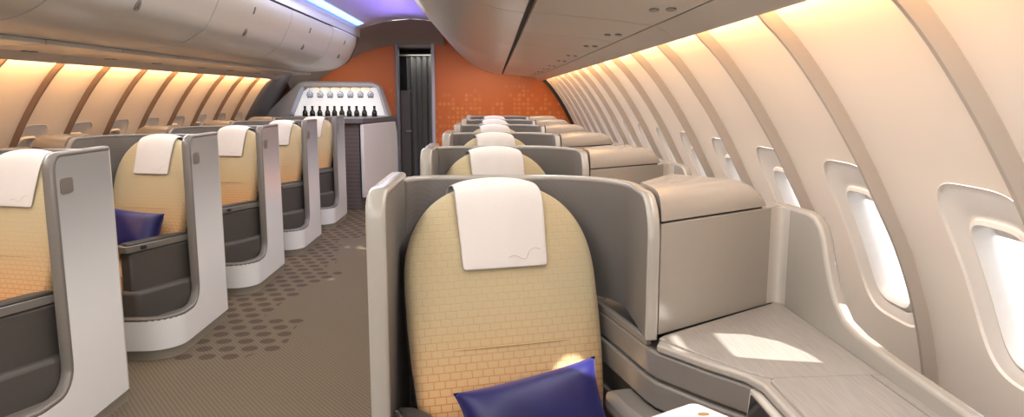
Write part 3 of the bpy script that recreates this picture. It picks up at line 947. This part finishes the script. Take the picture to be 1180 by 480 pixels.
L_CON = ['grey side console at the left edge, behind the cut-off seat pod', 'grey side console by the left windows, beside the pod with navy pillow', 'third grey side console from the camera by the left windows',
         'fourth grey side console from the camera by the left windows', 'farthest grey side console by the left wall, nearest the bar']
R_COV = ['white linen headrest cover on the large foreground tan seat', 'white headrest cover on the second seat of the right-hand row', 'white headrest cover on the third seat of the right-hand row',
         'white headrest cover on the fourth seat of the right-hand row', 'white headrest cover on the fifth seat of the right-hand row', 'white headrest cover on the farthest seat of the right-hand row']
L_COV = ['white headrest cover on the seat cut by the left edge', 'white headrest cover on the left seat holding the navy pillow', 'white headrest cover on the third left seat from the camera',
         'white headrest cover on the fourth left seat from the camera', 'white headrest cover on the farthest left seat, below the bottles']
def place(protos, X, ys, side, labs, mt):
    for i, y in enumerate(ys):
        p, k, c = protos if i == 0 else (copy_tree(protos[0]), copy_tree(protos[1]), copy_tree(protos[2]))
        p.location = (X, y, 0); k.location = (X, y, 0)
        c.matrix_local = Matrix.Translation((X, y, 0)) @ mt
        sd = 'right' if side > 0 else 'left'
        tag(p, labs[0][i], 'airline seat', 'seat pods in the %s-hand row' % sd)
        tag(k, labs[1][i], 'console', 'side consoles along the %s wall' % sd)
        tag(c, labs[2][i], 'headrest cover', 'headrest covers in the %s-hand row' % sd)
RY = [1.755 + 1.34 * k for k in range(6)]; LY = [2.945 + 1.322 * k for k in range(5)]
place((PR, KR, CR), RX, RY, 1, (R_POD, R_CON, R_COV), MR)
place((PL, KL, CL), LX, LY, -1, (L_POD, L_CON, L_COV), ML)

# pillows
def pillow(loc, mt, w, h, label):
    bm = bmesh.new(); n = 26; V = {}
    for sgn in (1, -1):
        for i in range(n + 1):
            for j in range(n + 1):
                u, v = -1 + 2 * i / n, -1 + 2 * j / n
                edge = max(abs(u), abs(v)) > .999
                if sgn < 0 and edge: V[(sgn, i, j)] = V[(1, i, j)]; continue
                th = .070 * ((1 - u ** 4) * (1 - v ** 4)) ** .55
                pin = 1 - .085 * (1 - (abs(v)) ** 2.5) * abs(u) ** 2; pin2 = 1 - .085 * (1 - (abs(u)) ** 2.5) * abs(v) ** 2
                V[(sgn, i, j)] = bm.verts.new((w * u * pin, h * v * pin2, sgn * th + .006 * math.sin(5 * u + 3 * v) * (1 - max(abs(u), abs(v)))))
    for sgn in (1, -1):
        for i in range(n):
            for j in range(n):
                q = [V[(sgn, i, j)], V[(sgn, i + 1, j)], V[(sgn, i + 1, j + 1)], V[(sgn, i, j + 1)]]
                bm.faces.new(q if sgn > 0 else q[::-1])
    fix(bm)
    o = obj('pillow', bm, M['pillow'], angle=180)
    o.matrix_local = mt; tag(o, label, 'pillow', 'navy pillows')
    return o
def on_back(X, Y, m, a, b, c, roll, tilt):
    return Matrix.Translation((X, Y, 0)) @ m @ Matrix.Translation((a, b, c)) @ Matrix.Rotation(roll, 4, 'Z') @ Matrix.Rotation(tilt, 4, 'X')
pillow(None, on_back(RX, RY[0], MR, .022, .150, .140, math.radians(8), math.radians(-3)), .20, .110, 'navy blue satin pillow on the large foreground seat')
pillow(None, on_back(LX, LY[1], ML, .0, .185, .140, math.radians(-4), math.radians(-3)), .20, .125, 'navy blue pillow on a tan seat left of the aisle')

# white tray table unfolded at the bottom edge
tt = empty('tray_table', (1.459, 1.476, .80)); tag(tt, 'white tray table corner at the bottom edge beside foreground seat', 'tray table')
A = Vector((-.84, -.54)).normalized(); B = Vector((.58, -.81)).normalized()
bm = bmesh.new()
cs = []
for (p, q, sp, sq) in ((0, 0, 1, 1), (.45, 0, -1, 1), (.45, .20, -1, -1), (0, .20, 1, -1)):
    r_ = .018; cx, cy = p + sp * r_, q + sq * r_
    a0 = {(1, 1): 180, (-1, 1): 270, (-1, -1): 0, (1, -1): 90}[(sp, sq)]
    cs += arc(cx, cy, r_, a0, a0 + 90, 5)
pts = [(A.x * p + B.x * q, A.y * p + B.y * q) for p, q in cs]
prism(bm, pts, -.014, 0.); obj('tray_top', bm, M['white'], tt, bevel=.003)
bm = bmesh.new(); c = A * .035 + B * .055; ring = rr(.012, .006, 2, 16)
loft(bm, [[(c.x + x, c.y + y, z) for x, y in ring] for z in (-.001, .0015)]); obj('tan_inlay', bm, M['gold'], tt)
bm = bmesh.new(); q0 = A * .10 + B * .14
tube(bm, [(q0.x, q0.y, -.014), (q0.x, q0.y, -.06), (q0.x + .04, q0.y + .0, -.075), (.108, q0.y + .02, -.08)], .011); obj('support_arm', bm, M['grey_trim'], tt)

# ------------------------------------------------------------------ bar
bar = empty('bar_counter', (-.72, 9.2, 0)); tag(bar, 'grey bar counter with white curved end panel beside the doorway', 'bar')
o3 = Vector((.72, -9.2, 0))
def L3(x, y, z): return (x + .72, y - 9.2, z)
bm = bmesh.new(); prism(bm, [(p[0] + .72, p[1] - 9.2) for p in ((-1.93, 9.34), (-.68, 9.34), (-.42, 10.38), (-1.93, 10.38))], 0., 1.10); obj('counter_body', bm, M['slat'], bar, smooth=False)
bm = bmesh.new(); prism(bm, [(p[0] + .72, p[1] - 9.2) for p in ((-1.93, 9.27), (-.66, 9.27), (-.62, 9.30), (-.325, 10.38), (-1.93, 10.38))], 1.10, 1.165)
# leave the well for the bottles open: counter slab is cut in front of the niche
obj('counter_top', bm, M['bartop'], bar, bevel=.008)
bm = bmesh.new()
ep = [(0, .155), (.3, .17), (.7, .205), (1.0, .24), (1.05, .40), (1.06, .70), (1.04, .95), (1.0, 1.098), (0, 1.09)]
dx = .277
prismf(bm, ep, lambda p, z: L3(-.614 + dx * p, 9.30 + p, z), lambda p, z: L3(-.66 + dx * p, 9.31 + p, z)); obj('end_panel', bm, M['white'], bar, bevel=.01)
# backlit niche
ni = empty('bottle_niche', (-1.1, Y_BACK, 1.165)); tag(ni, 'backlit white niche with silver frame above the bar counter', 'display niche')
def N3(x, y, z): return (x + 1.1, y - Y_BACK, z - 1.165)
outer = [(-2.12, 1.17), (-1.70, 1.56), (-1.66, 1.60), (-1.60, 1.632), (-1.54, 1.645), (-.66, 1.635), (-.59, 1.62), (-.54, 1.585), (-.505, 1.53), (-.40, 1.17)]
inner = [(-1.765, 1.17), (-1.605, 1.53), (-1.59, 1.55), (-1.57, 1.565), (-1.55, 1.572), (-.62, 1.572), (-.59, 1.568), (-.57, 1.555), (-.555, 1.53), (-.455, 1.17)]
bm = bmesh.new()
def strip_ring(bmx, A_, B_, ya, yb):
    a = [bmx.verts.new(N3(x, ya, z)) for x, z in A_]; b = [bmx.verts.new(N3(x, yb, z)) for x, z in B_]
    for i in range(len(a) - 1): bmx.faces.new((a[i], a[i + 1], b[i + 1], b[i]))
YF = 10.12
strip_ring(bm, outer, outer, Y_BACK, YF + .03); 
mid1 = [(a[0] + (b[0] - a[0]) * .35, a[1] + (b[1] - a[1]) * .35) for a, b in zip(outer, inner)]
mid1[0] = (mid1[0][0], 1.17); mid1[-1] = (mid1[-1][0], 1.17)
strip_ring(bm, outer, mid1, YF + .03, YF); strip_ring(bm, mid1, inner, YF, YF)
bmesh.ops.remove_doubles(bm, verts=bm.verts[:], dist=1e-5); fix(bm); obj('frame', bm, M['baredge'], ni, angle=50)
bm = bmesh.new(); strip_ring(bm, inner, inner, YF, Y_BACK - .01); obj('reveal', bm, M['bluegrey'], ni, angle=50)
bm = bmesh.new(); bm.faces.new([bm.verts.new(N3(x, Y_BACK - .02, z)) for x, z in inner]); fix(bm); obj('lit_back', bm, M['barback'], ni, smooth=False)
bm = bmesh.new(); box(bm, *[v for v in (-1.60 + 1.1, -.60 + 1.1)], 10.2 - Y_BACK, 10.33 - Y_BACK, 1.560 - 1.165, 1.572 - 1.165); rk = obj('glass_rack', bm, M['baredge'], ni)
for k in range(6):
    x = -1.40 + .135 * k
    bm = bmesh.new(); box(bm, x - .045 + 1.1, x + .045 + 1.1, 10.34 - Y_BACK, 10.37 - Y_BACK, 1.515 - 1.165, 1.56 - 1.165); obj('peach_light', bm, M['barlight'], rk, bevel=.01)
# glasses hang upside down from the rack
gp = None
for k in range(7):
    x = -1.505 + .139 * k
    if gp is None:
        bm = bmesh.new()
        lathe(bm, [(.030, 0), (.030, -.003), (.004, -.006), (.0035, -.042), (.014, -.047), (.034, -.060), (.046, -.082), (.048, -.100), (.043, -.125), (.036, -.142), (.034, -.142), (.040, -.122)], 24)
        gp = obj('wine_glass', bm, M['glass'], angle=60); g = gp
    else:
        g = gp.copy(); col.objects.link(g)
    g.location = (x, 10.27, 1.5588)
    tag(g, ['leftmost hanging wine glass in the lit niche', 'second hanging wine glass from the left in the niche', 'third hanging wine glass from the left in the niche', 'middle one of seven wine glasses hanging in the niche', 'third hanging wine glass from the right in the niche', 'second hanging wine glass from the right in the niche', 'rightmost hanging wine glass in the lit niche'][k], 'wine glass', 'wine glasses hanging in the niche')
bp = None
BX = [352, 360.5, 369, 378, 386, 394.5, 403, 411.5, 420.5, 432]
bl = ['leftmost', 'second from left', 'third from left', 'fourth from left', 'fifth from left', 'fifth from right', 'fourth from right', 'third from right', 'second from right', 'rightmost']
for k, px in enumerate(BX):
    x = -1.575 + (px - 352) / 80. * .955
    if bp is None:
        bm = bmesh.new()
        lathe(bm, [(.0, 0), (.034, 0), (.037, .004), (.037, .055), (.034, .066), (.024, .082), (.0165, .096), (.0155, .13), (.0175, .131), (.0175, .140), (.0, .140)], 18)
        bp = obj('wine_bottle', bm, M['bottle'], angle=50); b = bp
        bm = bmesh.new(); lathe(bm, [(.0165, .100), (.0168, .100), (.0183, .130), (.0185, .143), (.0, .143)], 14); obj('capsule', bm, M['black'], bp)
    else:
        b = copy_tree(bp)
    b.location = (x, 10.24, 1.1655)
    tag(b, 'dark green wine bottle in the lit niche, %s of the row' % bl[k], 'bottle', 'wine bottles in the niche')

# ------------------------------------------------------------------ lights
def area(name, loc, rot, sx, sy, e, c=(1, 1, 1), spread=180):
    l = bpy.data.lights.new(name, 'AREA'); l.shape = 'RECTANGLE'; l.size = sx; l.size_y = sy; l.energy = e; l.color = c
    l.spread = math.radians(spread)
    o = bpy.data.objects.new(name, l); col.objects.link(o); o.location = loc; o.rotation_euler = rot
    return o
# warm cove strips behind the lip of the bins, shining down the sidewalls
area('cove_light', (1.705, 5.7, 1.688), (0, math.radians(-70), 0), .03, 9.2, 28, (1., .58, .27), 112)
area('cove_light', (-1.705, 5.2, 1.688), (0, math.radians(70), 0), .03, 8.4, 56, (1., .54, .21), 112)
area('sidewall_fill', (-1.45, 4.6, 1.66), (0, 0, 0), .03, 9., 10, (1., .96, .92), 120)  # neutral fill added for the left consoles
area('sidewall_fill', (1.55, 4.6, 1.672), (0, math.radians(-22), 0), .03, 11., 28, (1., .97, .94), 120)  # neutral fill added to brighten the lower right wall
# soft fill over the aisle, added to brighten the cabin
area('ceiling_fill', (-.12, 4.2, 2.33), (0, 0, 0), .5, 9.6, 95, (1., .97, .94))
area('front_fill', (.1, -.8, 1.75), (math.radians(82), 0, 0), 3.2, 1.2, 52, (1., .97, .94))  # broad fill added behind the camera
# fill strips added under the bins to brighten seats and opposite wall
area('bin_fill', (-1.2, 4.2, 1.69), (0, math.radians(-35), 0), .05, 10., 44, (1., .96, .92), 150)
area('bin_fill', (1.25, 4.8, 1.71), (0, math.radians(35), 0), .05, 10., 40, (1., .96, .92), 150)
# blue and violet ceiling glow
area('blue_glow', (-.55, 7.2, 2.28), (math.radians(180), math.radians(-25), 0), .08, 3.6, 11, (.10, .30, 1.))
area('violet_glow', (.0, 7.4, 2.10), (math.radians(180), 0, 0), .25, 2.6, 11, (.32, .22, 1.))
# bulkhead washers
area('bulkhead_wash', (1.0, 9.7, 1.70), (math.radians(50), 0, 0), 1.2, .06, 5, (1., .85, .7))
area('bar_wash', (-1.1, 9.55, 1.9), (math.radians(35), 0, 0), .9, .1, 4, (1., .9, .8))
area('vestibule_fill', (0., 10.62, 2.10), (0, 0, 0), .4, .2, 2.5, (1., .97, .92))  # added to brighten the vestibule and its curtain
area('niche_light', (-1.08, 10.2, 1.555), (0, 0, 0), .9, .05, 1.2, (1., .95, .9))
sp_ = bpy.data.lights.new('sun_patch_spot', 'SPOT'); sp_.energy = 220; sp_.spot_size = math.radians(7); sp_.spot_blend = .5; sp_.shadow_soft_size = .004  # added spot standing in for the sun patch above the pillow
spo = bpy.data.objects.new('sun_patch_spot', sp_); col.objects.link(spo); spo.location = (1.55, 1.35, 1.68)
spo.rotation_euler = (Vector((1.275, 1.86, .76)) - Vector(spo.location)).to_track_quat('-Z', 'Y').to_euler()

sun = bpy.data.lights.new('sun', 'SUN'); sun.energy = 26.; sun.angle = math.radians(.6); sun.color = (1., .95, .88)
so = bpy.data.objects.new('sun', sun); col.objects.link(so)
so.rotation_euler = Vector((-2.2, .52, -1.)).to_track_quat('-Z', 'Y').to_euler(); so.location = (6, -6, 4)

w = bpy.data.worlds.new('sky'); scene.world = w; w.use_nodes = True
bg = w.node_tree.nodes['Background']
tcw = w.node_tree.nodes.new('ShaderNodeTexCoord'); sp = w.node_tree.nodes.new('ShaderNodeSeparateXYZ')
rp = w.node_tree.nodes.new('ShaderNodeValToRGB')
w.node_tree.links.new(tcw.outputs['Generated'], sp.inputs[0]); w.node_tree.links.new(sp.outputs[2], rp.inputs[0])
rp.color_ramp.elements[0].color = (.92, .94, .97, 1); rp.color_ramp.elements[1].color = (.80, .88, 1., 1)
w.node_tree.links.new(rp.outputs[0], bg.inputs[0]); bg.inputs[1].default_value = 2.4

# ------------------------------------------------------------------ camera
cam = bpy.data.cameras.new('camera'); co = bpy.data.objects.new('camera', cam); col.objects.link(co)
cam.sensor_fit = 'HORIZONTAL'; cam.sensor_width = 36.; cam.lens = 36. * 840. / 1180.
co.location = (1.03, 0., 1.45)
co.rotation_euler = (math.radians(90 - 8.797), 0, math.radians(-1.449))
cam.clip_start = .02
scene.camera = co
scene.view_settings.view_transform = 'Standard'
scene.view_settings.exposure = -.28
scene.cycles.use_denoising = True
scene.cycles.max_bounces = 8
